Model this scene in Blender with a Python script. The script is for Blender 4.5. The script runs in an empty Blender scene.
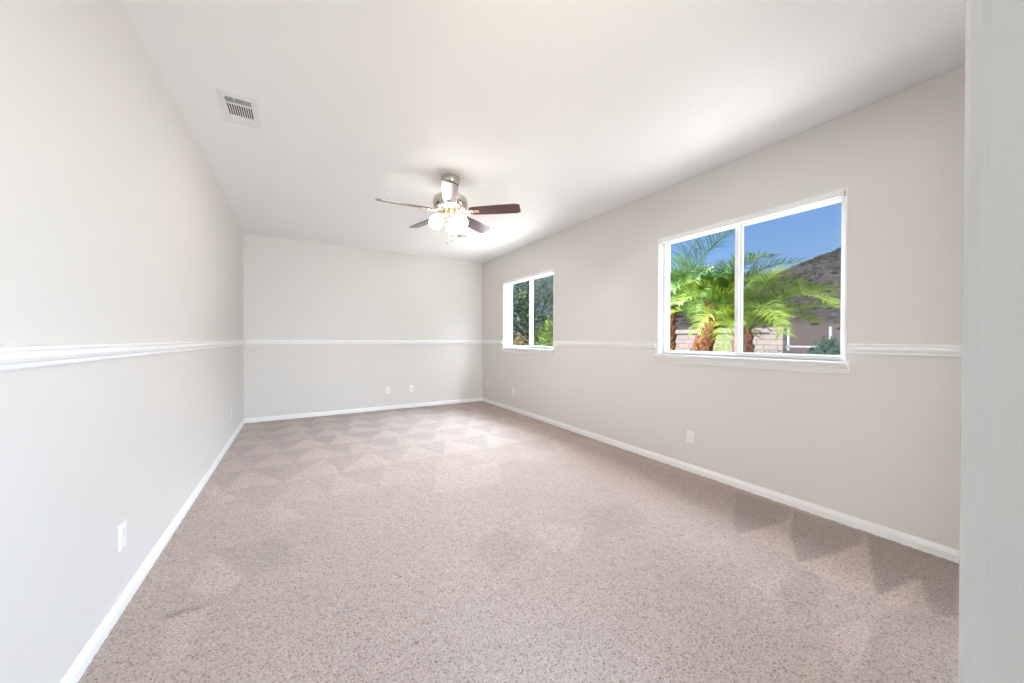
import bpy, bmesh, math, random
import numpy as np
from mathutils import Vector, Matrix, noise as mnoise
R = math.radians
random.seed(7)
sc = bpy.context.scene
COL = sc.collection

# ------------------------------------------------------------------ camera
cam_d = bpy.data.cameras.new('camera'); cam = bpy.data.objects.new('camera', cam_d); COL.objects.link(cam)
cam_d.sensor_width = 36; cam_d.lens = 358.11/1024*36; cam_d.clip_start = .02; cam_d.clip_end = 2000
_y, _p, _q = R(30.6852), R(-.3739), R(.1912)
_f = Vector((math.sin(_y)*math.cos(_p), math.cos(_y)*math.cos(_p), math.sin(_p))); _a = Vector((math.cos(_y), -math.sin(_y), 0)); _u = _a.cross(_f)
_a, _u = _a*math.cos(_q) + _u*math.sin(_q), _u*math.cos(_q) - _a*math.sin(_q)
cam.rotation_euler = Matrix((_a, _u, -_f)).transposed().to_euler(); cam.location = (0, 0, 1.2279)
sc.camera = cam
# ------------------------------------------------------------------ view
vs = sc.view_settings
vs.view_transform = 'Standard'; vs.look = 'None'; vs.exposure = 0.54; vs.gamma = 1.0; vs.use_curve_mapping = False
sc.cycles.use_denoising = True
sc.cycles.max_bounces = 10; sc.cycles.diffuse_bounces = 6; sc.cycles.transparent_max_bounces = 24
sc.cycles.sample_clamp_indirect = 6.0
# ------------------------------------------------------------------ sky
w = bpy.data.worlds.new('world'); sc.world = w; w.use_nodes = True
nt = w.node_tree; nt.nodes.clear()
_o = nt.nodes.new('ShaderNodeOutputWorld'); _b = nt.nodes.new('ShaderNodeBackground')
_t = nt.nodes.new('ShaderNodeTexCoord'); _s = nt.nodes.new('ShaderNodeSeparateXYZ'); _r = nt.nodes.new('ShaderNodeValToRGB')
nt.links.new(_t.outputs['Generated'], _s.inputs[0]); nt.links.new(_s.outputs['Z'], _r.inputs[0])
nt.links.new(_r.outputs[0], _b.inputs[0]); nt.links.new(_b.outputs[0], _o.inputs[0])
e = _r.color_ramp.elements
e[0].position = 0.0; e[0].color = (.52, .66, .84, 1)
e[1].position = 1.0; e[1].color = (.06, .13, .33, 1)
x_ = e.new(.10); x_.color = (.34, .54, .88, 1)
x_ = e.new(.27); x_.color = (.20, .40, .80, 1)
_b.inputs[1].default_value = 0.74
# ------------------------------------------------------------------ lights
def lamp(name, kind, loc, power, color, aim=None, **kw):
    d = bpy.data.lights.new(name, kind); d.energy = power; d.color = color
    for k, v in kw.items(): setattr(d, k, v)
    o = bpy.data.objects.new(name, d); COL.objects.link(o); o.location = loc
    if aim is not None:
        o.rotation_euler = (Vector(aim) - Vector(loc)).to_track_quat('-Z', 'Y').to_euler()
    return o
lamp('sun', 'SUN', (-10, 2, 27.5), 2.9, (1, .95, .86), aim=(17, 2, 0), angle=R(.6))
# fill panels added unseen outside both windows, standing in for sky and patio light
lamp('high_window_fill_near', 'AREA', (4.35, 2.30, 3.30), 230, (.78, .87, 1.0), aim=(-.4, 1.9, .5), shape='RECTANGLE', size=3.4, size_y=1.1)
lamp('high_window_fill_far', 'AREA', (4.35, 6.10, 3.30), 1000, (.68, .84, 1.0), aim=(-.4, 3.4, .6), shape='RECTANGLE', size=3.4, size_y=1.1)
lamp('low_window_fill_near', 'AREA', (4.45, 1.80, .35), 75, (1, .99, .96), aim=(-.6, 1.9, 2.0), shape='RECTANGLE', size=3.8, size_y=1.5)
lamp('low_window_fill_far', 'AREA', (4.45, 5.30, .35), 150, (1, .98, .92), aim=(-.6, 4.2, 2.0), shape='RECTANGLE', size=3.8, size_y=1.5)
# fill lights added behind the camera, shining in by the doorway and added opening
lamp('upper_wall_fill', 'AREA', (1.0, -.75, 1.60), 21, (1, .95, .74), aim=(-.70, 2.4, 2.2), shape='RECTANGLE', size=.8, size_y=1.0, spread=R(120))
lamp('lower_wall_fill', 'AREA', (1.0, -.75, 1.10), 20, (.46, .68, 1.0), aim=(-.70, 2.9, .35), shape='RECTANGLE', size=.8, size_y=.8, spread=R(85))
lamp('rear_fill', 'AREA', (.9, -4.2, 1.45), 95, (1, .955, .89), aim=(1.1, 5.0, 1.45), shape='RECTANGLE', size=2.2, size_y=2.2)

# ------------------------------------------------------------------ materials
def mat(name, color, rough=.6, metal=0, spec=.5, coat=0):
    m = bpy.data.materials.new(name); m.use_nodes = True
    b = m.node_tree.nodes['Principled BSDF']
    b.inputs['Base Color'].default_value = (*color, 1); b.inputs['Roughness'].default_value = rough
    b.inputs['Metallic'].default_value = metal; b.inputs['Specular IOR Level'].default_value = spec
    b.inputs['Coat Weight'].default_value = coat
    return m
def nodes(m): return m.node_tree.nodes, m.node_tree.links, m.node_tree.nodes['Principled BSDF']
def noise_tex(m, scale, detail=3, rough=.55, coord='Object', stretch=None):
    n, l, b = nodes(m)
    tc = n.new('ShaderNodeTexCoord'); t = n.new('ShaderNodeTexNoise')
    t.inputs['Scale'].default_value = scale; t.inputs['Detail'].default_value = detail; t.inputs['Roughness'].default_value = rough
    if stretch:
        mp = n.new('ShaderNodeMapping'); mp.inputs['Scale'].default_value = stretch
        l.new(tc.outputs[coord], mp.inputs[0]); l.new(mp.outputs[0], t.inputs['Vector'])
    else: l.new(tc.outputs[coord], t.inputs['Vector'])
    return t
def ramp(m, fac, stops):
    n, l, b = nodes(m); r = n.new('ShaderNodeValToRGB'); e = r.color_ramp.elements
    e[0].position, e[0].color = stops[0][0], (*stops[0][1], 1)
    e[1].position, e[1].color = stops[-1][0], (*stops[-1][1], 1)
    for p, c in stops[1:-1]:
        k = e.new(p); k.color = (*c, 1)
    l.new(fac, r.inputs[0]); return r
def bump(m, h, strength, dist=.002):
    n, l, b = nodes(m); k = n.new('ShaderNodeBump'); k.inputs['Strength'].default_value = strength; k.inputs['Distance'].default_value = dist
    l.new(h, k.inputs['Height']); l.new(k.outputs[0], b.inputs['Normal']); return k
def varied(name, c1, c2, scale, rough=.7, stretch=None, spec=.3, bmp=0, lo=.35, hi=.65):
    m = mat(name, c1, rough, spec=spec); t = noise_tex(m, scale, stretch=stretch); n, l, b = nodes(m)
    r = ramp(m, t.outputs['Fac'], [(lo, c1), (hi, c2)]); l.new(r.outputs[0], b.inputs['Base Color'])
    if bmp: bump(m, t.outputs['Fac'], bmp, .004)
    return m

def wall_paint(name, c):
    m = mat(name, c, .55, spec=.35); t = noise_tex(m, 55, 4); bump(m, t.outputs['Fac'], .10, .0015); return m
M = {}
M['wall'] = wall_paint('greige_wall_paint', (.70, .68, .650))
M['ceil'] = wall_paint('ceiling_paint', (.88, .88, .88))
M['trim'] = mat('white_trim_paint', (.86, .86, .86), .35, spec=.5)
M['jamb'] = mat('glossy_shaded_jamb', (.66, .68, .695), .10, spec=.6)  # white trim paint greyed, shade on the jamb put into the colour
M['vinyl'] = mat('white_vinyl', (.88, .88, .88), .35)
M['plate'] = mat('white_plastic', (.85, .85, .84), .3)
M['grille'] = mat('grey_grille', (.45, .45, .45), .6)
M['dark'] = mat('dark_slot', (.03, .03, .03), .6)
M['ventmetal'] = mat('white_vent_enamel', (.80, .80, .79), .4)
M['ventdark'] = mat('painted_duct_shade', (.035, .035, .035), .8)  # near-black in place of the shade above the louvres
M['nickel'] = mat('brushed_nickel', (.60, .55, .49), .2, metal=1)
M['brass'] = mat('light_brass', (.78, .66, .48), .3, metal=1)
M['wood'] = varied('mahogany_blade', (.060, .022, .022), (.10, .035, .032), 9, .33, (1, 9, 9), spec=.6)
M['wood'].node_tree.nodes['Principled BSDF'].inputs['Coat Weight'].default_value = .55; M['wood'].node_tree.nodes['Principled BSDF'].inputs['Coat Roughness'].default_value = .22
M['screenfab'] = None
def glass_mat():
    m = bpy.data.materials.new('window_glass'); m.use_nodes = True; n = m.node_tree.nodes; l = m.node_tree.links; n.clear()
    o = n.new('ShaderNodeOutputMaterial'); mx = n.new('ShaderNodeMixShader'); t = n.new('ShaderNodeBsdfTransparent'); g = n.new('ShaderNodeBsdfGlossy')
    t.inputs[0].default_value = (.97, .98, .98, 1); g.inputs['Roughness'].default_value = .02
    mx.inputs[0].default_value = .002
    l.new(t.outputs[0], mx.inputs[1]); l.new(g.outputs[0], mx.inputs[2]); l.new(mx.outputs[0], o.inputs[0]); return m
M['glass'] = glass_mat()
def screen_mat():
    m = bpy.data.materials.new('insect_mesh'); m.use_nodes = True; n = m.node_tree.nodes; l = m.node_tree.links; n.clear()
    o = n.new('ShaderNodeOutputMaterial'); mx = n.new('ShaderNodeMixShader'); t = n.new('ShaderNodeBsdfTransparent'); g = n.new('ShaderNodeBsdfDiffuse')
    g.inputs[0].default_value = (.25, .25, .26, 1); mx.inputs[0].default_value = .07
    l.new(t.outputs[0], mx.inputs[1]); l.new(g.outputs[0], mx.inputs[2]); l.new(mx.outputs[0], o.inputs[0]); return m
M['screen'] = screen_mat()
def emit(name, c, s):
    m = mat(name, c, .3); n, l, b = nodes(m)
    b.inputs['Emission Color'].default_value = (*c, 1); b.inputs['Emission Strength'].default_value = s; return m
M['shade'] = emit('lit_frosted_glass', (1, .96, .92), 14.0)
M['bulb'] = emit('lit_bulb', (1, .93, .84), 18.0)
# carpet: the pile direction (vacuum strokes) is an attribute of the floor mesh
def carpet():
    m = mat('beige_carpet', (.4, .33, .3), .95, spec=.05); n, l, b = nodes(m)
    t1 = noise_tex(m, 120, 3, .65); t2 = noise_tex(m, 2.2, 3)
    v = n.new('ShaderNodeTexVoronoi'); v.inputs['Scale'].default_value = 105; tc = n.new('ShaderNodeTexCoord'); l.new(tc.outputs['Object'], v.inputs['Vector'])
    base = ramp(m, t1.outputs['Fac'], [(.30, (.11, .068, .054)), (.46, (.355, .275, .235)), (.75, (.52, .418, .37))])
    at = n.new('ShaderNodeAttribute'); at.attribute_name = 'pile'
    ad = n.new('ShaderNodeMath'); ad.operation = 'MULTIPLY_ADD'; ad.inputs[1].default_value = .14; l.new(t2.outputs['Fac'], ad.inputs[0]); l.new(at.outputs['Fac'], ad.inputs[2])
    ad2 = n.new('ShaderNodeMath'); ad2.operation = 'ADD'; ad2.inputs[1].default_value = -.07; l.new(ad.outputs[0], ad2.inputs[0])
    mu = n.new('ShaderNodeVectorMath'); mu.operation = 'SCALE'; l.new(base.outputs[0], mu.inputs[0]); l.new(ad2.outputs[0], mu.inputs['Scale'])
    l.new(mu.outputs[0], b.inputs['Base Color'])
    b.inputs['Sheen Weight'].default_value = .25; b.inputs['Sheen Roughness'].default_value = .6
    bump(m, t1.outputs['Fac'], .6, .010)
    return m
M['carpet'] = carpet()
# outdoors
def foliage(name, c1, c2, scale=3):
    m = varied(name, c1, c2, scale, .5, spec=.3); n, l, b = nodes(m)
    tr = n.new('ShaderNodeBsdfTranslucent'); mx = n.new('ShaderNodeMixShader'); mx.inputs[0].default_value = .28
    l.new(b.inputs['Base Color'].links[0].from_socket, tr.inputs[0])
    out = [k for k in n if k.type == 'OUTPUT_MATERIAL'][0]
    l.new(b.outputs[0], mx.inputs[1]); l.new(tr.outputs[0], mx.inputs[2]); l.new(mx.outputs[0], out.inputs[0]); return m
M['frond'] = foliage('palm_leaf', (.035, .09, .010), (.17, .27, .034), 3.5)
M['frond3'] = foliage('yellow_green_palm_leaf', (.06, .13, .009), (.29, .38, .034), 3.5)  # brighter yellow-green than the other palm leaves
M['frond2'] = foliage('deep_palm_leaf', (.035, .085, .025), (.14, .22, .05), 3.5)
M['trunk'] = varied('fibrous_palm_trunk', (.07, .028, .014), (.32, .15, .07), 22, .95, (1, 1, .8), spec=.1, bmp=.8)
M['bark'] = varied('grey_bark', (.10, .08, .06), (.24, .20, .16), 12, .9, spec=.1)
M['leaf'] = foliage('dark_leaf', (.12, .19, .075), (.46, .54, .32), 2.6)
M['lime'] = foliage('lime_leaf', (.20, .34, .03), (.50, .62, .12), 5)
M['rust'] = foliage('rusty_leaf', (.36, .30, .10), (.66, .48, .26), 5)
M['blue'] = foliage('blue_green_leaf', (.05, .11, .07), (.16, .27, .17), 5)
def brick():
    m = mat('slump_block', (.6, .5, .45), .9, spec=.1); n, l, b = nodes(m)
    tc = n.new('ShaderNodeTexCoord'); sx = n.new('ShaderNodeSeparateXYZ'); cx = n.new('ShaderNodeCombineXYZ'); bt = n.new('ShaderNodeTexBrick')
    l.new(tc.outputs['Object'], sx.inputs[0]); l.new(sx.outputs['Y'], cx.inputs['X']); l.new(sx.outputs['Z'], cx.inputs['Y']); l.new(cx.outputs[0], bt.inputs['Vector'])
    bt.inputs['Color1'].default_value = (.70, .58, .53, 1); bt.inputs['Color2'].default_value = (.62, .52, .48, 1); bt.inputs['Mortar'].default_value = (.42, .35, .32, 1)
    bt.inputs['Scale'].default_value = 1; bt.inputs['Brick Width'].default_value = .40; bt.inputs['Row Height'].default_value = .155; bt.inputs['Mortar Size'].default_value = .014
    l.new(bt.outputs['Color'], b.inputs['Base Color']); return m
M['block'] = brick()
M['cap'] = varied('wall_cap', (.62, .52, .48), (.72, .62, .57), 6, .9)
M['ground'] = varied('yard_ground', (.30, .24, .18), (.42, .35, .27), 1.2, .95)
def hillmat():
    m = mat('scrub_hillside', (.2, .17, .16), .95, spec=.05); n, l, b = nodes(m)
    t = noise_tex(m, .8, 8, .75); t2 = noise_tex(m, .05, 3)
    r = ramp(m, t.outputs['Fac'], [(.38, (.060, .058, .050)), (.50, (.155, .125, .118)), (.66, (.25, .20, .185))])
    s = n.new('ShaderNodeSeparateXYZ'); tc = n.new('ShaderNodeTexCoord'); l.new(tc.outputs['Object'], s.inputs[0])
    mr = n.new('ShaderNodeMapRange'); mr.inputs['From Min'].default_value = 3.0; mr.inputs['From Max'].default_value = 4.6; l.new(s.outputs['Z'], mr.inputs['Value'])
    mx = n.new('ShaderNodeMix'); mx.data_type = 'RGBA'; l.new(mr.outputs[0], mx.inputs[0]); mx.inputs[6].default_value = (.24, .175, .15, 1); l.new(r.outputs[0], mx.inputs[7])
    l.new(mx.outputs[2], b.inputs['Base Color']); return m
M['hill'] = hillmat()
M['scrub'] = varied('dry_scrub', (.055, .062, .04), (.13, .125, .08), .6, .95)
M['rail'] = mat('white_fence_metal', (.8, .8, .8), .4)

# ------------------------------------------------------------------ mesh helpers
def obj(name, bm, m, parent=None, smooth=False, loc=None):
    me = bpy.data.meshes.new(name); bm.to_mesh(me); bm.free()
    if smooth:
        for p in me.polygons: p.use_smooth = True
    me.materials.append(m)
    o = bpy.data.objects.new(name, me); COL.objects.link(o)
    if parent: o.parent = parent
    if loc: o.location = loc
    return o
def tag(o, label, cat, group=None, kind=None):
    o['label'] = label; o['category'] = cat
    if group: o['group'] = group
    if kind: o['kind'] = kind
    return o
def empty(name, loc=(0, 0, 0), rz=0):
    o = bpy.data.objects.new(name, None); COL.objects.link(o); o.location = loc; o.rotation_euler = (0, 0, rz); o.empty_display_size = .1; return o
def box(bm, a, b, bev=0):
    a, b = [min(p, q) for p, q in zip(a, b)], [max(p, q) for p, q in zip(a, b)]
    r = bmesh.ops.create_cube(bm, size=1)['verts']
    for v in r: v.co = Vector([a[i] + (v.co[i] + .5) * (b[i] - a[i]) for i in range(3)])
    if bev:
        es = list({e for v in r for e in v.link_edges})
        bmesh.ops.bevel(bm, geom=es, offset=bev, segments=2, affect='EDGES', profile=.6)
    return bm
def lathe(bm, prof, mtx=Matrix(), seg=24, cap=True):
    rings = []
    for r, z in prof:
        rings.append([bm.verts.new(mtx @ Vector((r*math.cos(2*math.pi*i/seg), r*math.sin(2*math.pi*i/seg), z))) for i in range(seg)])
    for p, q in zip(rings, rings[1:]):
        for i in range(seg): bm.faces.new((p[i], p[(i+1) % seg], q[(i+1) % seg], q[i]))
    if cap:
        bm.faces.new(rings[0][::-1]); bm.faces.new(rings[-1])
    bmesh.ops.recalc_face_normals(bm, faces=bm.faces[:])
    return bm
def tube(bm, pts, rads, seg=8, jag=0):
    rings = []
    for k, p in enumerate(pts):
        p = Vector(p); d = (Vector(pts[min(k+1, len(pts)-1)]) - Vector(pts[max(k-1, 0)])).normalized()
        u = d.orthogonal().normalized() if k == 0 else (u - d*u.dot(d)).normalized(); v = d.cross(u)
        r = rads[k] if isinstance(rads, (list, tuple)) else rads
        rings.append([bm.verts.new(p + (u*math.cos(2*math.pi*i/seg) + v*math.sin(2*math.pi*i/seg))*r*(1+random.uniform(-jag, jag))) for i in range(seg)])
    for p, q in zip(rings, rings[1:]):
        for i in range(seg): bm.faces.new((p[i], p[(i+1) % seg], q[(i+1) % seg], q[i]))
    bm.faces.new(rings[0][::-1]); bm.faces.new(rings[-1]); return bm
def prism(bm, prof, p0, p1, out):
    """profile (distance out from the wall, height) swept from p0 to p1; out = unit vector away from the wall"""
    out = Vector(out); a = [bm.verts.new(Vector(p0) + out*d + Vector((0, 0, z))) for d, z in prof]; b = [bm.verts.new(Vector(p1) + out*d + Vector((0, 0, z))) for d, z in prof]
    n = len(prof)
    for i in range(n): bm.faces.new((a[i], a[(i+1) % n], b[(i+1) % n], b[i]))
    bm.faces.new(a[::-1]); bm.faces.new(b); bmesh.ops.recalc_face_normals(bm, faces=bm.faces[:]); return bm
NB = bmesh.new

# ------------------------------------------------------------------ room shell
XL, XR, YB, YN, H = -.696, 3.1415, 6.433, .075, 2.74
T = .20
WIN = [(.918, 2.385), (4.116, 5.608)]; WZ0, WZ1 = 1.084, 2.249
tag(obj('wall_left', box(NB(), (XL-T, -4.6, 0), (XL, YB+T, H)), M['wall']), 'long greige left wall split by a white chair rail', 'wall', kind='structure')  # unseen stretch behind the camera added to block sky light
tag(obj('wall_back', box(NB(), (XL, YB, 0), (XR, YB+T, H)), M['wall']), 'greige back wall at the far end of the room', 'wall', kind='structure')
bm = NB(); ys = [YN-.16] + [v for ab in WIN for v in ab] + [YB+T]
for i in range(0, len(ys), 2): box(bm, (XR, ys[i], 0), (XR+T, ys[i+1], H))
for a, b in WIN: box(bm, (XR, a, 0), (XR+T, b, WZ0)); box(bm, (XR, a, WZ1), (XR+T, b, H))
tag(obj('wall_right', bm, M['wall']), 'greige right wall with two white framed windows', 'wall', kind='structure')
DX0, DX1 = -.42, .55
bm = NB(); box(bm, (XL, YN-.16, 0), (DX0-.02, YN-.005, H)); box(bm, (DX1+.02, YN-.16, 0), (.66, YN-.005, H)); box(bm, (2.9, YN-.16, 0), (XR, YN-.005, H)); box(bm, (.66, YN-.16, 2.4), (2.9, YN-.005, H)); box(bm, (DX0-.02, YN-.16, 2.08), (DX1+.02, YN-.005, H))  # wide opening right of the jamb is added to admit fill light
tag(obj('wall_front', bm, M['wall']), 'greige wall around the doorway beside the camera', 'wall', kind='structure')
tag(obj('ceiling', box(NB(), (XL-T, -4.6, H), (XR+T, YB+T, H+.2)), M['ceil']), 'plain white ceiling', 'ceiling', kind='structure')  # carried on unseen behind the camera to keep sky light out

tag(obj('floor_slab', box(NB(), (XL, -4.6, -.15), (XR+T, -.301, -.004)), M['carpet']), 'unseen hall floor slab added behind the camera', 'floor', kind='structure')  # closes the unseen space behind the camera against low sky light
# carpeted floor: fine grid with pile relief and vacuum strokes
def build_floor():
    x0, x1, y0, y1, s = XL, XR, -.30, YB, .011
    nx, ny = int((x1-x0)/s)+1, int((y1-y0)/s)+1
    gx = np.linspace(x0, x1, nx); gy = np.linspace(y0, y1, ny); X, Y = np.meshgrid(gx, gy)
    rs = np.random.RandomState(3); Z = rs.rand(ny, nx)
    Z = (Z + np.roll(Z, 1, 0) + np.roll(Z, 1, 1))/3
    P = np.ones((ny, nx))
    rnd = random.Random(11)
    # rows of strokes running parallel to the far wall
    yr = YB
    k = 0
    while yr > 3.2:
        d = rnd.uniform(.40, .52); sx = XL + rnd.uniform(-.3, 0); fade = max(.0, min(1, (yr-2.6)/2.6))
        while sx < XR:
            wd = rnd.uniform(.36, .52); a = rnd.uniform(.08, .19)*fade; sk = rnd.uniform(.2, .8)
            t = (X-sx)/wd; v = (yr-Y)/d
            tri = (v >= 0) & (v <= 1) & (np.abs(t-(sk*(1-v)+.5*v)) < .5*v)
            P[tri] += a
            oth = (v >= 0) & (v <= 1) & (t >= 0) & (t < 1) & ~tri
            P[oth] -= a*.5
            sx += wd
        yr -= d; k += 1
    def poly(pts, val):
        ins = np.zeros_like(P, bool); n = len(pts)
        for i in range(n):
            (xa, ya), (xb, yb) = pts[i], pts[(i+1) % n]
            c = ((ya > Y) != (yb > Y)) & (X < (xb-xa)*(Y-ya)/((yb-ya) or 1e-9)+xa)
            ins ^= c
        P[ins] += val
    for pts, val in STROKES: poly(pts, val*1.5)
    for _ in range(1):
        P = (P + np.roll(P, 1, 0) + np.roll(P, -1, 0) + np.roll(P, 1, 1) + np.roll(P, -1, 1))/5
    me = bpy.data.meshes.new('floor')
    co = np.stack([X, Y, (Z-.75)*.010], -1).reshape(-1, 3)
    idx = np.arange(nx*ny).reshape(ny, nx)
    f = np.stack([idx[:-1, :-1], idx[:-1, 1:], idx[1:, 1:], idx[1:, :-1]], -1).reshape(-1, 4)
    me.vertices.add(len(co)); me.vertices.foreach_set('co', co.ravel())
    me.loops.add(f.size); me.loops.foreach_set('vertex_index', f.ravel().astype(np.int32))
    me.polygons.add(len(f)); me.polygons.foreach_set('loop_start', np.arange(0, f.size, 4, dtype=np.int32))
    me.polygons.foreach_set('use_smooth', np.ones(len(f), bool))
    me.update(); me.validate()
    at = me.attributes.new('pile', 'FLOAT', 'POINT'); at.data.foreach_set('value', P.ravel().astype(np.float32))
    me.materials.append(M['carpet'])
    o = bpy.data.objects.new('floor', me); COL.objects.link(o)
    return tag(o, 'pinkish beige cut-pile carpet with vacuum strokes', 'floor', kind='structure')
STROKES = [
 ([(2.511, 1.304), (2.709, 1.414), (3.04, 1.549), (3.1, 1.186), (2.826, 1.139), (2.539, 1.185), (2.393, 1.212)], -0.16),
 ([(2.378, 1.205), (2.845, 1.128), (2.991, 1.156), (2.635, 1.027), (2.38, 0.895), (2.408, 1.055)], 0.07),
 ([(3.069, 1.182), (3.128, 0.805), (2.916, 0.783), (2.646, 0.82), (2.45, 0.867), (2.38, 0.895), (2.635, 1.027)], -0.17),
 ([(2.37, 0.884), (2.61, 0.818), (2.951, 0.763), (2.68, 0.669), (2.384, 0.579), (2.312, 0.668), (2.35, 0.813)], 0.09),
 ([(3.114, 0.802), (3.146, 0.438), (2.529, 0.35), (2.433, 0.407), (2.772, 0.504), (2.519, 0.556), (2.387, 0.577), (2.726, 0.684)], -0.18),
 ([(2.386, 0.571), (2.759, 0.505), (2.398, 0.478), (2.353, 0.526)], 0.12),
 ([(2.057, 0.845), (2.303, 0.869), (2.336, 0.791), (2.197, 0.695), (1.936, 0.699), (1.884, 0.757)], -0.07),
 ([(1.928, 0.955), (2.072, 0.945), (2.185, 0.879), (1.948, 0.825)], 0.06),
 ([(1.901, 0.614), (2.112, 0.568), (2.083, 0.508), (1.744, 0.49), (1.78, 0.549)], 0.07),
 ([(2.242, 0.547), (2.419, 0.429), (2.447, 0.344), (2.023, 0.283), (1.721, 0.461)], -0.08),
 ([(2.726, 2.686), (2.653, 1.986), (2.544, 1.682), (2.488, 1.287), (2.707, 1.43), (3.04, 1.549), (3.013, 1.994), (2.807, 3.544), (2.588, 3.267)], -0.05),
 ([(-0.523, 2.116), (-0.359, 2.12), (-0.369, 1.829), (-0.44, 1.776)], 0.07),
 ([(-0.45, 2.656), (-0.252, 2.293), (-0.313, 2.165), (-0.457, 2.269)], 0.08),
 ([(-0.443, 2.679), (-0.106, 2.632), (0.033, 2.268), (-0.208, 2.267)], -0.06),
 ([(-0.171, 2.875), (-0.144, 3.191), (0.041, 2.828)], 0.08),
 ([(-0.621, 3.424), (-0.598, 3.818), (-0.401, 3.388)], 0.09),
 ([(-0.533, 2.154), (-0.372, 2.145), (-0.366, 2.12), (-0.523, 2.116)], -0.2),
 ([(0.919, 2.769), (1.052, 3.105), (1.709, 3.17), (1.484, 2.664)], 0.06),
 ([(1.864, 3.347), (1.968, 2.938), (2.512, 2.623), (2.563, 3.14)], 0.05),
 ([(1.309, 2.01), (1.606, 1.764), (1.341, 1.553), (1.254, 1.714)], 0.07),
 ([(0.88, 1.933), (1.137, 2.039), (1.179, 1.758), (0.88, 1.629)], -0.06),
 ([(1.767, 1.942), (2.199, 1.92), (2.018, 1.596), (1.605, 1.63)], -0.05)
]
build_floor()

# baseboards and chair rail
BASE = [(0, -.01), (.014, -.01), (.014, .038), (.011, .046), (.010, .052), (.006, .058), (.004, .0655), (0, .0655)]
RAIL = [(0, 0), (.010, 0), (.013, .006), (.013, .016), (.019, .022), (.024, .033), (.021, .044), (.016, .049), (.022, .056), (.022, .066), (0, .068)]
RZ = 1.137
def strip(name, prof, z, p0, p1, out, label, cat):
    tag(obj(name, prism(NB(), prof, (*p0, z), (*p1, z), out), M['trim']), label, cat, kind='structure')
strip('baseboard_left', BASE, 0, (XL, YN), (XL, YB), (1, 0, 0), 'white baseboard along the left wall', 'baseboard')
strip('baseboard_back', BASE, 0, (XL+.014, YB), (XR-.014, YB), (0, -1, 0), 'white baseboard along the back wall', 'baseboard')
strip('baseboard_right', BASE, 0, (XR, YN), (XR, YB), (-1, 0, 0), 'white baseboard along the right wall below the windows', 'baseboard')
strip('trim_1', RAIL, RZ, (XL, YN), (XL, YB), (1, 0, 0), 'white chair rail along the left wall', 'chair rail')
strip('trim_2', RAIL, RZ, (XL+.024, YB), (XR-.024, YB), (0, -1, 0), 'white chair rail across the back wall', 'chair rail')
strip('trim_3', RAIL, RZ, (XR, YN), (XR, WIN[0][0]-.012), (-1, 0, 0), 'white chair rail right of the large near window', 'chair rail')
strip('trim_4', RAIL, RZ, (XR, WIN[0][1]+.012), (XR, WIN[1][0]-.012), (-1, 0, 0), 'white chair rail between the two windows', 'chair rail')
strip('trim_5', RAIL, RZ, (XR, WIN[1][1]+.012), (XR, YB), (-1, 0, 0), 'short white chair rail between far window and back corner', 'chair rail')

# doorway jamb at the camera's right, slightly out of plumb, with a rounded front edge and a stop
def jamb(name, xs, sgn, label):
    prof = [(0, .0), (0, .060), (.002, .066), (.007, .073), (.014, .0775), (.022, .079), (.07, .079), (.07, .070), (.02, .070), (.02, -.085), (.003, -.085), (.003, 0)]
    bm = NB(); zs = [0, 2.07]
    rings = [[bm.verts.new((xs + sgn*a, b, z)) for a, b in prof] for z in zs]
    n = len(prof)
    for i in range(n): bm.faces.new((rings[0][i], rings[0][(i+1) % n], rings[1][(i+1) % n], rings[1][i]))
    bm.faces.new(rings[0]); bm.faces.new(rings[1]); bmesh.ops.recalc_face_normals(bm, faces=bm.faces[:])
    tag(obj(name, bm, M['jamb']), label, 'door jamb', kind='structure')
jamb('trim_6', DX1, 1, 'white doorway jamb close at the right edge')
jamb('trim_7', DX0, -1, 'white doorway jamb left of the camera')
bm = box(NB(), (DX0-.06, -.085, 2.07), (DX1+.06, .075, 2.08+.06)); tag(obj('trim_8', bm, M['trim']), 'white head of the doorway above the camera', 'door jamb', kind='structure')

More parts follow.
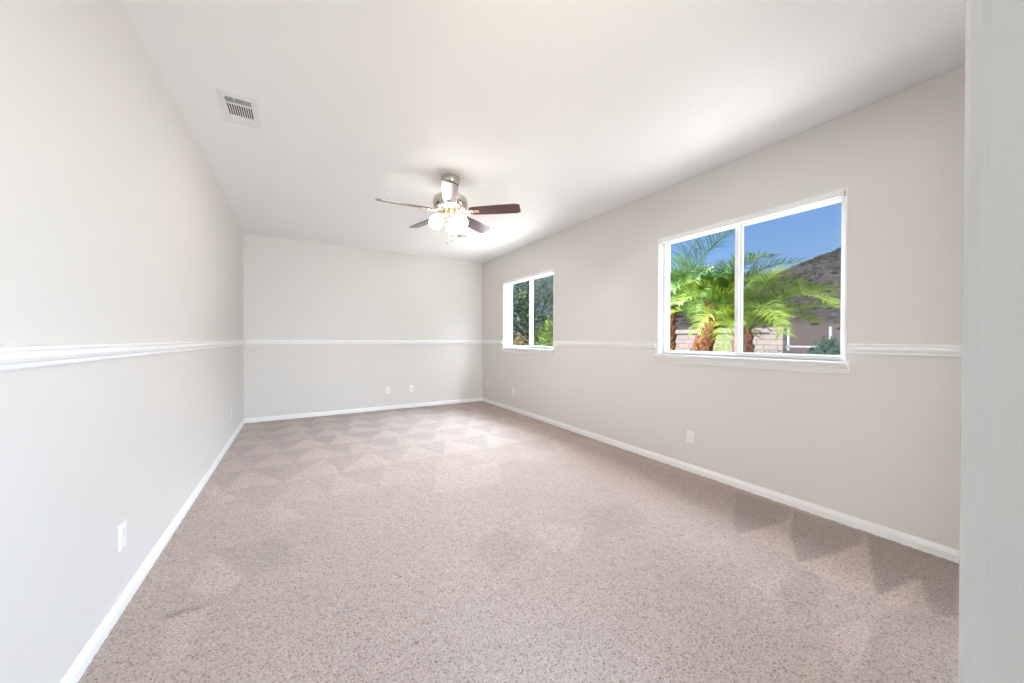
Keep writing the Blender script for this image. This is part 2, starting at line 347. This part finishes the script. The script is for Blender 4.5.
# ------------------------------------------------------------------ windows
def window(name, a, b, label):
    root = tag(empty(name, (XR, (a+b)/2, WZ0)), label, 'window', kind='structure')
    W = (b-a)/2; Hh = WZ1-WZ0                 # local: x out through the wall, y along it, z up from the sill
    D0, D1 = .070, .130
    bm = NB(); t = .012                        # white lining of the reveal
    box(bm, (-.002, -W, 0), (D0, -W+t, Hh)); box(bm, (-.002, W-t, 0), (D0, W, Hh)); box(bm, (-.002, -W+t, Hh-t), (D0, W-t, Hh))
    obj('reveal', bm, M['trim'], root)
    bm = NB(); f = .034; zb, zt = .018, Hh-.028
    box(bm, (D0, -W, 0), (D1, -W+f+.006, Hh), .003); box(bm, (D0, W-f, 0), (D1, W, Hh), .003)
    box(bm, (D0, -W+f, 0), (D1, W-f, zb), .003); box(bm, (D0, -W+f, zt), (D1, W-f, Hh), .003)
    obj('frame', bm, M['vinyl'], root)
    mid = -.01 + .015
    # sliding sash on the near side (right in view), fixed sash on the far side
    def sash(y0, y1, x, sw0, sw1):
        bm = NB(); h = .018
        box(bm, (x, y0, zb), (x+.025, y0+sw0, zt), .002); box(bm, (x, y1-sw1, zb), (x+.025, y1, zt), .002)
        box(bm, (x, y0+sw0, zb), (x+.025, y1-sw1, zb+h), .002); box(bm, (x, y0+sw0, zt-h), (x+.025, y1-sw1, zt), .002)
        s = obj('sash', bm, M['vinyl'], root)
        obj('glass_pane', box(NB(), (x+.010, y0+sw0-.003, zb+h-.003), (x+.014, y1-sw1+.003, zt-h+.003)), M['glass'], s)
        return s
    sash(-W+f+.006, mid+.018, D0+.006, .014, .032)
    sash(mid-.026, W-f, D0+.031, .040, .008)
    bm = NB(); xs = D1+.004
    for y0, y1, z0, z1 in ((-W+.04, -W+.062, zb, zt), (mid-.02, mid+.002, zb, zt), (-W+.04, mid, zb, zb+.02), (-W+.04, mid, zt-.02, zt)): box(bm, (xs, y0, z0), (xs+.008, y1, z1))
    sf = obj('screen_frame', bm, M['vinyl'], root)
    obj('screen_mesh', box(NB(), (xs+.003, -W+.06, zb+.018), (xs+.0045, mid-.018, zt-.018)), M['screen'], sf)
    bm = NB()                                   # stool with tapering apron below
    box(bm, (-.040, -W-.022, -.020), (.0, W+.016, 0), .005); box(bm, (0, -W, -.022), (D0, W, 0))
    obj('sill', bm, M['trim'], root)
    prof = [(0, -.022), (.034, -.022), (.032, -.034), (.022, -.048), (.018, -.060), (.010, -.074), (.010, -.082), (0, -.082)]
    obj('apron', prism(NB(), prof, (0, -W-.016, 0), (0, W+.010, 0), (-1, 0, 0)), M['trim'], root)
    return root
window('window_1', *WIN[0], 'large near window with white sliding sashes')
window('window_2', *WIN[1], 'far window with white sliding sashes near the back corner')
def headrail(a, b, label):
    root = tag(empty('blind_headrail', (XR+.004, (a+b)/2, WZ1-.012)), label, 'blind', 'blind headrails left in the windows')
    W = (b-a)/2-.013
    bm = NB(); box(bm, (.002, -W+.022, -.012), (.042, W-.022, 0), .002); box(bm, (.010, -W+.022, -.030), (.042, W-.022, -.010), .002)
    obj('rail', bm, M['vinyl'], root)
    for s in (-1, 1):
        bm = NB(); y0, y1 = (s*W, s*(W-.028)); box(bm, (-.008, y0, -.044), (.046, y0-s*.004, 0), .001); box(bm, (-.008, y0, -.040), (-.004, y1, -.002), .001)
        obj('bracket', bm, M['ventmetal'], root)
headrail(*WIN[0], 'narrow white blind headrail across top of large near window')
headrail(*WIN[1], 'narrow white blind headrail across top of far window')

# ------------------------------------------------------------------ wall plates
def plate(loc, rz, label, duplex=True):
    """local: x along the wall, -y out into the room"""
    root = obj('wall_plate', box(NB(), (-.035, -.006, -.057), (.035, .001, .057), .002), M['plate'])
    root.name = 'power_outlet' if duplex else 'wall_plate'
    root.location = loc; root.rotation_euler = (0, 0, rz)
    if duplex:
        for z in (-.020, .020):
            s = obj('socket', box(NB(), (-.017, -.0085, z-.014), (.017, -.005, z+.014), .003), M['plate'], root)
            bm = NB(); box(bm, (-.008, -.0089, z-.002), (-.006, -.008, z+.008)); box(bm, (.006, -.0089, z-.002), (.008, -.008, z+.006)); box(bm, (-.002, -.0089, z-.010), (.002, -.008, z-.006))
            obj('slot', bm, M['grille'], s)
        mx = Matrix.Rotation(R(90), 4, 'X'); obj('screw', lathe(NB(), [(.003, .005), (.003, .0072), (.001, .0078)], mx, 10), M['nickel'], root)
    else:
        mx = Matrix.Rotation(R(90), 4, 'X'); obj('jack', lathe(NB(), [(.010, .005), (.010, .009), (.005, .010), (.005, .015), (.003, .015)], mx, 14), M['nickel'], root)
    return tag(root, label, 'outlet' if duplex else 'wall plate')
e_ = .0012
plate((XL+e_, 2.298, .332), R(90), 'white outlet on the left wall, nearest the camera')
plate((XL+e_, 5.322, .345), R(90), 'white outlet on the left wall near the back corner')
plate((1.32, YB-e_, .336), 0, 'left of two white plates on the back wall')
plate((1.722, YB-e_, .336), 0, 'right of two white plates on the back wall', False)
plate((XR-e_, 6.221, .33), R(-90), 'small white plate on right wall tight in the back corner', False)
plate((XR-e_, 5.238, .335), R(-90), 'white outlet on right wall below the far window')
plate((XR-e_, 2.019, .32), R(-90), 'white outlet on right wall below left end of large window')

# ------------------------------------------------------------------ ceiling register
def vent():
    x0, x1, y0, y1 = -.437, -.233, 2.790, 3.157
    root = tag(empty('ceiling_vent', ((x0+x1)/2, (y0+y1)/2, H)), 'white rectangular louvred air register on the ceiling near left wall', 'vent')
    W, L = (x1-x0)/2, (y1-y0)/2; iw = W-.034; t = -.006
    v = lambda f: -L + f*2*L
    a0, a1, b0, b1, c0, c1 = v(.12), v(.285), v(.335), v(.71), v(.755), v(.91)
    bm = NB(); z0 = 0
    def fr(p, q): box(bm, (p[0], p[1], t), (q[0], q[1], -.0005), .002)
    fr((-W, -L), (W, a0)); fr((-W, c1), (W, L)); fr((-W, a0), (-iw, c1)); fr((iw, a0), (W, c1)); fr((-iw, a1), (iw, b0)); fr((-iw, b1), (iw, c0))
    obj('frame', bm, M['ventmetal'], root)
    obj('duct_shade', box(NB(), (-iw, a0, -.0012), (iw, c1, -.0002)), M['ventdark'], root)  # flat dark sheet, shade of the vent opening put into its colour
    def tilt(bm, c, along, length, width, ang, th=.0016):
        r = bmesh.ops.create_cube(bm, size=1)['verts']
        for q in r:
            l_, w_, h_ = q.co.x*length, q.co.y*width, q.co.z*th
            y, z = w_*math.cos(ang)-h_*math.sin(ang), w_*math.sin(ang)+h_*math.cos(ang)
            q.co = Vector(c) + (Vector((l_, y, z)) if along == 'x' else Vector((y, l_, z)))
    n = 4
    for i in range(n):
        bm = NB(); tilt(bm, (0, a0+(i+.5)*(a1-a0)/n, t+.001), 'x', 2*iw, .008, R(52)); obj('louvre', bm, M['ventmetal'], root)
    n = 11
    for i in range(n+1):
        bm = NB(); tilt(bm, (-iw+i*2*iw/n, (b0+b1)/2, t+.001), 'y', b1-b0, .0055, R(40)); obj('louvre', bm, M['ventmetal'], root)
    n = 5
    for i in range(n):
        bm = NB(); tilt(bm, (0, c0+(i+.5)*(c1-c0)/n, t+.001), 'x', 2*iw, .016, R(-28)); obj('louvre', bm, M['ventmetal'], root)
    bm = NB(); box(bm, (-iw+.045, a0-.004, t-.012), (-iw+.051, a0+.012, t), .001); obj('damper_lever', bm, M['ventmetal'], root)
vent()
bm = NB(); lathe(bm, [(.068, 0), (.068, -.012), (.060, -.026), (.050, -.034), (.018, -.036)], seg=32)
sd = obj('smoke_detector', bm, M['plate'], loc=(2.061, 4.91, H-.0005)); tag(sd, 'round white smoke detector on the ceiling beyond the fan', 'smoke detector')
obj('sensor_grille', lathe(NB(), [(.0685, -.013), (.062, -.0245), (.060, -.0245), (.066, -.013)], seg=32, cap=False), M['grille'], sd)

# ------------------------------------------------------------------ ceiling fan
def fan():
    root = tag(empty('ceiling_fan', (1.220, 3.199, H)), 'nickel ceiling fan with five dark wood blades and lit frosted shades', 'ceiling fan')
    head = math.atan2(-3.205, -1.211) - R(1.5)         # direction from the fan to the camera
    obj('canopy', lathe(NB(), [(.088, 0), (.088, -.012), (.085, -.045), (.074, -.070), (.050, -.082)], seg=32), M['nickel'], root, True)
    dz = -.028
    obj('downrod', lathe(NB(), [(.030, -.080), (.030, -.18)], seg=20), M['nickel'], root, True)
    obj('motor_housing', lathe(NB(), [(r, z+dz) for r, z in [(.030, -.128), (.075, -.132), (.125, -.146), (.155, -.170), (.163, -.200), (.160, -.235), (.145, -.262), (.110, -.280), (.070, -.286)]], seg=40), M['nickel'], root, True)
    tilt = Matrix.Rotation(R(.2), 4, Vector((math.cos(head), math.sin(head), 0)))   # rotor hangs slightly low on one side
    zb = -.292 + dz
    for k in range(5):
        az = head + R(1) + k*R(72)
        base = Matrix.Translation((0, 0, zb)) @ tilt @ Matrix.Rotation(az, 4, 'Z')
        # blade iron
        bm = NB(); pts = [(.07, 0, .016), (.12, 0, .008), (.17, 0, -.002), (.215, 0, -.006)]
        tube(bm, pts, [.016, .014, .012, .012], 8)
        box(bm, (.19, -.038, -.010), (.275, .038, -.005), .002)
        ir = obj('blade_iron', bm, M['brass'], root); ir.matrix_basis = base
        for px, py in ((.212, -.022), (.212, .022), (.255, 0)):
            obj('screw', lathe(NB(), [(.005, -.0095), (.005, -.012), (.002, -.0135)], Matrix.Translation((px, py, 0)), 8), M['brass'], ir)
        # blade
        out = []
        N = 14
        for i in range(N+1):
            s = i/N; r = .185 + s*(.66-.185); hw = .054 + .013*math.sin(min(1, s*1.3)*math.pi/2)
            if s > .95: hw *= math.sqrt(max(.0, 1-((s-.95)/.05*.62)**2))
            if s < .05: hw *= .80 + .2*s/.05
            out.append((r, hw))
        bm = NB(); ring = [(r, h) for r, h in out] + [(r, -h) for r, h in reversed(out)]
        top = [bm.verts.new((x, y, .004)) for x, y in ring]; bot = [bm.verts.new((x, y, -.004)) for x, y in ring]
        bm.faces.new(top); bm.faces.new(bot[::-1]); n = len(ring)
        for i in range(n): bm.faces.new((top[i], bot[i], bot[(i+1) % n], top[(i+1) % n]))
        bmesh.ops.recalc_face_normals(bm, faces=bm.faces[:])
        bl = obj('blade', bm, M['wood'], root); bl.matrix_basis = base @ Matrix.Rotation(R(-14), 4, 'X')
    obj('switch_housing', lathe(NB(), [(r, z+dz) for r, z in [(.060, -.284), (.066, -.300), (.062, -.322), (.048, -.340), (.030, -.352)]], seg=28), M['brass'], root, True)
    obj('finial', lathe(NB(), [(r, z+dz) for r, z in [(.020, -.350), (.024, -.362), (.016, -.376), (.006, -.388), (.004, -.396)]], seg=16), M['brass'], root, True)
    for k in range(3):
        az = head + R(47) + k*R(120); ca, sa = math.cos(az), math.sin(az)
        bm = NB(); pts = []
        for i in range(6):
            s = i/5; rr = .045 + .045*s; pts.append((rr*ca, rr*sa, dz - .322 + .012*math.sin(s*math.pi) - .012*s))
        tube(bm, pts, .009, 8)
        arm = obj('lamp_arm', bm, M['brass'], root, True)
        mx = Matrix.Translation((.088*ca, .088*sa, dz - .330)) @ Matrix.Rotation(az, 4, 'Z') @ Matrix.Rotation(R(-32), 4, 'Y')
        obj('lamp_socket', lathe(NB(), [(.012, .012), (.026, .004), (.028, -.020), (.024, -.024)], mx, 18), M['brass'], arm, True)
        prof = [(.026, -.018), (.038, -.026), (.053, -.046), (.061, -.072), (.060, -.096), (.053, -.117), (.056, -.127)]
        inn = [(r-.003, z) for r, z in reversed(prof)]
        sh = obj('lamp_shade', lathe(NB(), prof+inn, mx, 24, cap=False), M['shade'], root, True); sh['label'] = 'lit white frosted glass shade'
        obj('bulb', lathe(NB(), [(.010, -.022), (.012, -.040), (.024, -.062), (.027, -.078), (.020, -.096), (.006, -.104)], mx, 16), M['bulb'], sh, True)
        pl = lamp('fan_bulb_light', 'POINT', mx @ Vector((0, 0, -.080)), 118, (1, .98, .97), shadow_soft_size=.03); pl.parent = root
    for dx, dy, ln in ((-.035, .0, .285), (.012, .0, .265)):
        # offsets across the view from the doorway
        px, py = dx*math.sin(-head), dx*math.cos(-head)
        px, py = -dx*math.sin(head)*1.0, dx*math.cos(head)*1.0
        bm = NB(); z = -.335
        tube(bm, [(px, py, z), (px, py, z-ln+.02)], .0010, 6)
        ch = obj('pull_chain', bm, M['nickel'], root)
        obj('fob', lathe(NB(), [(.002, z-ln+.030), (.006, z-ln+.022), (.0065, z-ln), (.003, z-ln-.006)], Matrix.Translation((px, py, 0)), 12), M['nickel'], ch, True)
    return root
fan()

# ------------------------------------------------------------------ yard
tag(obj('ground', box(NB(), (XR+T, -40, -.6), (60, 60, -.15)), M['ground']), 'yard ground outside the windows', 'ground', kind='structure')
WX = 12.0
bm = NB(); box(bm, (WX, 5.2, -.15), (WX+.2, 34, 1.41))
gw = tag(obj('garden_wall', bm, M['block']), 'pinkish block garden wall behind the palms', 'garden wall', kind='structure')
obj('wall_cap', box(NB(), (WX-.04, 5.2, 1.45), (WX+.24, 34, 1.59), .01), M['cap'], gw)
obj('wall_course', box(NB(), (WX+.01, 5.2, 1.41), (WX+.19, 34, 1.45)), M['bark'], gw)
pl = tag(obj('pillar', box(NB(), (WX-.1, 4.86, -.15), (WX+.3, 5.2, 1.52), .01), M['block']), 'block pillar at the end of the garden wall', 'pillar', kind='structure')
obj('pillar_cap', box(NB(), (WX-.14, 4.82, 1.52), (WX+.34, 5.24, 1.60), .012), M['cap'], pl)
def view_fence():
    root = tag(empty('view_fence', (WX+.1, 4.86, -.15)), 'glass panelled fence with white posts right of block pillar', 'fence')
    obj('base_wall', box(NB(), (-.1, -9.5, 0), (.1, 0, 1.08)), M['bark'], root)
    bm = NB(); box(bm, (-.03, -9.5, 1.17), (.03, 0, 1.22), .004); obj('bottom_rail', bm, M['rail'], root)
    n = 10
    for i in range(n):
        y = -.06 - i*.95
        obj('post', box(NB(), (-.03, y-.03, 1.08), (.03, y+.03, 1.74), .004), M['rail'], root)
        if i < n-1: obj('glass_panel', box(NB(), (-.006, y-.92, 1.22), (.006, y-.03, 1.72)), M['glass'], root)
view_fence()

# hill with scrub
def ridge_h(x, y):
    # ridge along x = 200, rising towards the south-east beyond the right of the view
    hr = max(3, 61 - .325*y) if y > -60 else 80
    if x < 200: return hr*max(0, (x-52)/148)**1.08
    return hr*max(0, 1-(x-200)/140)
def hill():
    bm = NB(); nx, ny = 70, 110; x0, x1, y0, y1 = 48, 300, -90, 240
    g = []
    for j in range(ny+1):
        row = []
        for i in range(nx+1):
            x = x0 + (x1-x0)*i/nx; y = y0 + (y1-y0)*j/ny
            h = ridge_h(x, y); nz = mnoise.fractal(Vector((x*.03, y*.03, 0)), 1.0, 2.0, 5)
            row.append(bm.verts.new((x, y, -.6 + h*(1+.07*nz) + nz*.5)))
        g.append(row)
    for j in range(ny):
        for i in range(nx): bm.faces.new((g[j][i], g[j][i+1], g[j+1][i+1], g[j+1][i]))
    return tag(obj('hill', bm, M['hill'], smooth=True), 'purplish brown scrub hillside beyond the yard', 'hill', kind='structure')
hill()
bm = NB(); rr = random.Random(5)
for _ in range(1800):
    x, y = rr.uniform(60, 205), rr.uniform(10, 120); h = ridge_h(x, y)
    if h < 3: continue
    r_ = rr.uniform(.3, .95); vv = bmesh.ops.create_icosphere(bm, subdivisions=1, radius=r_)['verts']
    for v in vv: v.co = Vector((v.co.x*rr.uniform(.8, 1.3)+x, v.co.y*rr.uniform(.8, 1.3)+y, v.co.z*rr.uniform(.6, .9)+h-.5))
tag(obj('hillside_scrub', bm, M['scrub']), 'dark dry bushes dotted over the hillside', 'scrub', kind='stuff')

# palms
def frond_bm(bm, rnd, length, el, droop, leaf=.30, pairs=46, side=0):
    """feather leaf in the local x-z plane starting at the origin"""
    pts = []; N = 16; p = Vector((0, 0, 0)); a = el
    for i in range(N+1):
        pts.append(p.copy()); a -= droop/N*(.4+1.2*i/N); p = p + Vector((math.cos(a), side*math.sin(i/N*1.2)*.5, math.sin(a)))*(length/N)
    tube(bm, pts, [.013*(1-.85*i/N)+.001 for i in range(N+1)], 5)
    for i in range(pairs):
        s = .14 + .86*i/(pairs-1); k = min(N-1, int(s*N)); f = s*N-k; c = pts[k].lerp(pts[k+1], f); d = (pts[k+1]-pts[k]).normalized()
        up = Vector((0, 1, 0)).cross(d); up = -up if up.z < 0 else up
        ll = leaf*(math.sin(min(1, s*1.15)*math.pi)**.5*.75+.28 if s < .86 else .55)*rnd.uniform(.85, 1.1)
        for sg in (-1, 1):
            dirn = (Vector((0, sg, 0))*.75 + d*rnd.uniform(.35, 1.0) + up*rnd.uniform(.0, .75)).normalized()
            tip_d = (dirn - Vector((0, 0, rnd.uniform(.25, .7)))).normalized()
            wv = d.cross(dirn).cross(dirn).normalized()*.0052
            m_ = c + dirn*ll*.5; t_ = m_ + tip_d*ll*.5
            v = [bm.verts.new(q) for q in (c-wv*.6, c+wv*.6, m_+wv, m_-wv)]; bm.faces.new(v)
            tt = bm.verts.new(t_); bm.faces.new((v[3], v[2], tt))
def palm(base, lean, h, r, n, length, seed, label, mname='frond', leaf=.30, extra=(), upright=1.15, rb=None):
    rnd = random.Random(seed); root = tag(empty('palm_tree', base), label, 'palm', 'palms outside the large window')
    bm = NB(); K = 26; pts, rad = [], []
    for i in range(K+1):
        s = i/K; pts.append((lean[0]*s**1.4, lean[1]*s**1.4, h*s)); rad.append(r*(1.12-.16*s)*(1.10 if i % 2 else .93)*(1.06 if s > .75 else 1))
    st = random.getstate(); random.seed(seed); tube(bm, pts, rad, 14, .10)
    for i in range(120):                        # old leaf bases
        s = rnd.uniform(.05, 1); az = rnd.uniform(0, 6.283); c = Vector((lean[0]*s**1.4 + math.cos(az)*r*1.0, lean[1]*s**1.4 + math.sin(az)*r*1.0, h*s))
        o = Vector((math.cos(az), math.sin(az), 0)); t_ = Vector((-o.y, o.x, 0))*.035
        v = [bm.verts.new(q) for q in (c-t_, c+t_, c+o*.035+Vector((0, 0, .09))+t_*.5, c+o*.035+Vector((0, 0, .09))-t_*.5)]
        bm.faces.new(v); q = bm.verts.new(c+Vector((0, 0, .10))); bm.faces.new((v[3], v[2], q))
    random.setstate(st)
    obj('trunk', bm, M['trunk'], root)
    top = Vector(pts[-1])
    specs = [(2.399*i + rnd.uniform(-.2, .2), upright - .85*(i/n) + rnd.uniform(-.12, .12), rnd.uniform(1.1, 2.1), length*rnd.uniform(.8, 1.15), rnd.uniform(-.35, .35)) for i in range(n)] + list(extra)
    for az, el, dr, ln, sd_ in specs:
        bm = NB(); frond_bm(bm, rnd, ln, el, dr, leaf*(1.35 if ln > 1.5 else 1.1), 40 if ln > 1.5 else 52, side=sd_)
        f = obj('frond', bm, M[mname], root); f.location = top - Vector((0, 0, .03)); f.rotation_euler = (0, 0, az)
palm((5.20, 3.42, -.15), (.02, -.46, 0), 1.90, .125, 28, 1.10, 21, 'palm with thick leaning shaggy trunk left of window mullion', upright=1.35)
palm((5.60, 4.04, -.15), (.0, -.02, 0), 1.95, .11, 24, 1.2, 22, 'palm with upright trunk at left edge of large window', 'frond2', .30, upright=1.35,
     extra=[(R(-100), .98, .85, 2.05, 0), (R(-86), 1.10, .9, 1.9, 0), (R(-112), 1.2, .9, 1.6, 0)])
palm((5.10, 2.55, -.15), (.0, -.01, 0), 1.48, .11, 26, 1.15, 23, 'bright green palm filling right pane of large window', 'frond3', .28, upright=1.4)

# trees and shrubs
def leaves(bm, rnd, c, rad, n, size, fill=.55):
    for _ in range(n):
        d = Vector((rnd.gauss(0, 1), rnd.gauss(0, 1), rnd.gauss(0, 1))).normalized()*(rnd.uniform(fill, 1)**.6)
        p = Vector(c) + Vector((d.x*rad[0], d.y*rad[1], d.z*rad[2])); a = Vector((rnd.gauss(0, 1), rnd.gauss(0, 1), rnd.gauss(0, .7))).normalized(); b = a.orthogonal().normalized()
        s = size*rnd.uniform(.6, 1.2); v = [bm.verts.new(p+q) for q in (a*s*.5, b*s*.28, -a*s*.5, -b*s*.28)]; bm.faces.new(v)
def shrub(name, base, rad, n, size, m, seed, label, cat='shrub'):
    rnd = random.Random(seed); root = tag(empty(name, base), label, cat)
    bm = NB()
    for i in range(7):
        az = rnd.uniform(0, 6.28); tube(bm, [(0, 0, 0), (math.cos(az)*rad[0]*.3, math.sin(az)*rad[1]*.3, rad[2]*.8), (math.cos(az)*rad[0]*.6, math.sin(az)*rad[1]*.6, rad[2]*1.5)], [.02, .014, .006], 5)
    obj('stem', bm, M['bark'], root)
    bm = NB()
    for i in range(9):
        az = rnd.uniform(0, 6.28); q = rnd.uniform(.1, .6)
        leaves(bm, rnd, (math.cos(az)*rad[0]*q, math.sin(az)*rad[1]*q, rad[2]*rnd.uniform(.5, 1.5)), [k*.55 for k in rad], n//9, size, .1)
    obj('foliage', bm, M[m], root)
def tree(base, h, rad, n, size, m, seed, label):
    rnd = random.Random(seed); root = tag(empty('tree', base), label, 'tree')
    bm = NB(); tube(bm, [(0, 0, 0), (.05, .03, h*.3), (-.04, .08, h*.6), (0, 0, h)], [.16, .13, .10, .04], 10); obj('trunk', bm, M['bark'], root)
    cl = []
    for i in range(14):
        az = 2.4*i; q = rnd.uniform(.35, .8); c = (math.cos(az)*rad[0]*q, math.sin(az)*rad[1]*q, h*.62+rnd.uniform(-.75, .8)*rad[2]); cl.append(c)
        bm = NB(); tube(bm, [(0, 0, h*rnd.uniform(.25, .5)), (c[0]*.5, c[1]*.5, c[2]-.3), c], [.06, .04, .012], 6); obj('branch', bm, M['bark'], root)
    bm = NB()
    for c in cl: leaves(bm, rnd, c, [k*.5 for k in rad], n//14, size, .1)
    obj('foliage', bm, M[m], root)
tree((8.0, 12.1, -.15), 4.3, (2.4, 2.6, 2.3), 15000, .17, 'leaf', 31, 'dark leafy tree seen through the far window')
shrub('shrub', (6.5, 8.75, -.15), (.5, .6, 1.05), 1500, .11, 'lime', 32, 'tall lime green shrub in right pane of far window')
shrub('shrub', (6.3, 10.2, -.15), (.5, .6, .80), 900, .11, 'rust', 33, 'yellow and rust coloured shrub low in left pane of far window')
shrub('shrub', (9.0, 2.85, -.15), (.6, .45, .76), 1800, .12, 'blue', 34, 'blue green bush at lower right corner of large window')
shrub('shrub', (11.5, 5.0, -.15), (.3, .5, .55), 700, .10, 'leaf', 35, 'low green bush at the foot of the block wall')
shrub('shrub', (13.6, 4.35, -.15), (.55, .5, .72), 1300, .13, 'blue', 36, 'dark bush behind the glass fence beside the pillar')
shrub('shrub', (14.2, 3.2, -.15), (.6, .6, .78), 1300, .13, 'blue', 37, 'dark bush behind the glass fence post farther right')
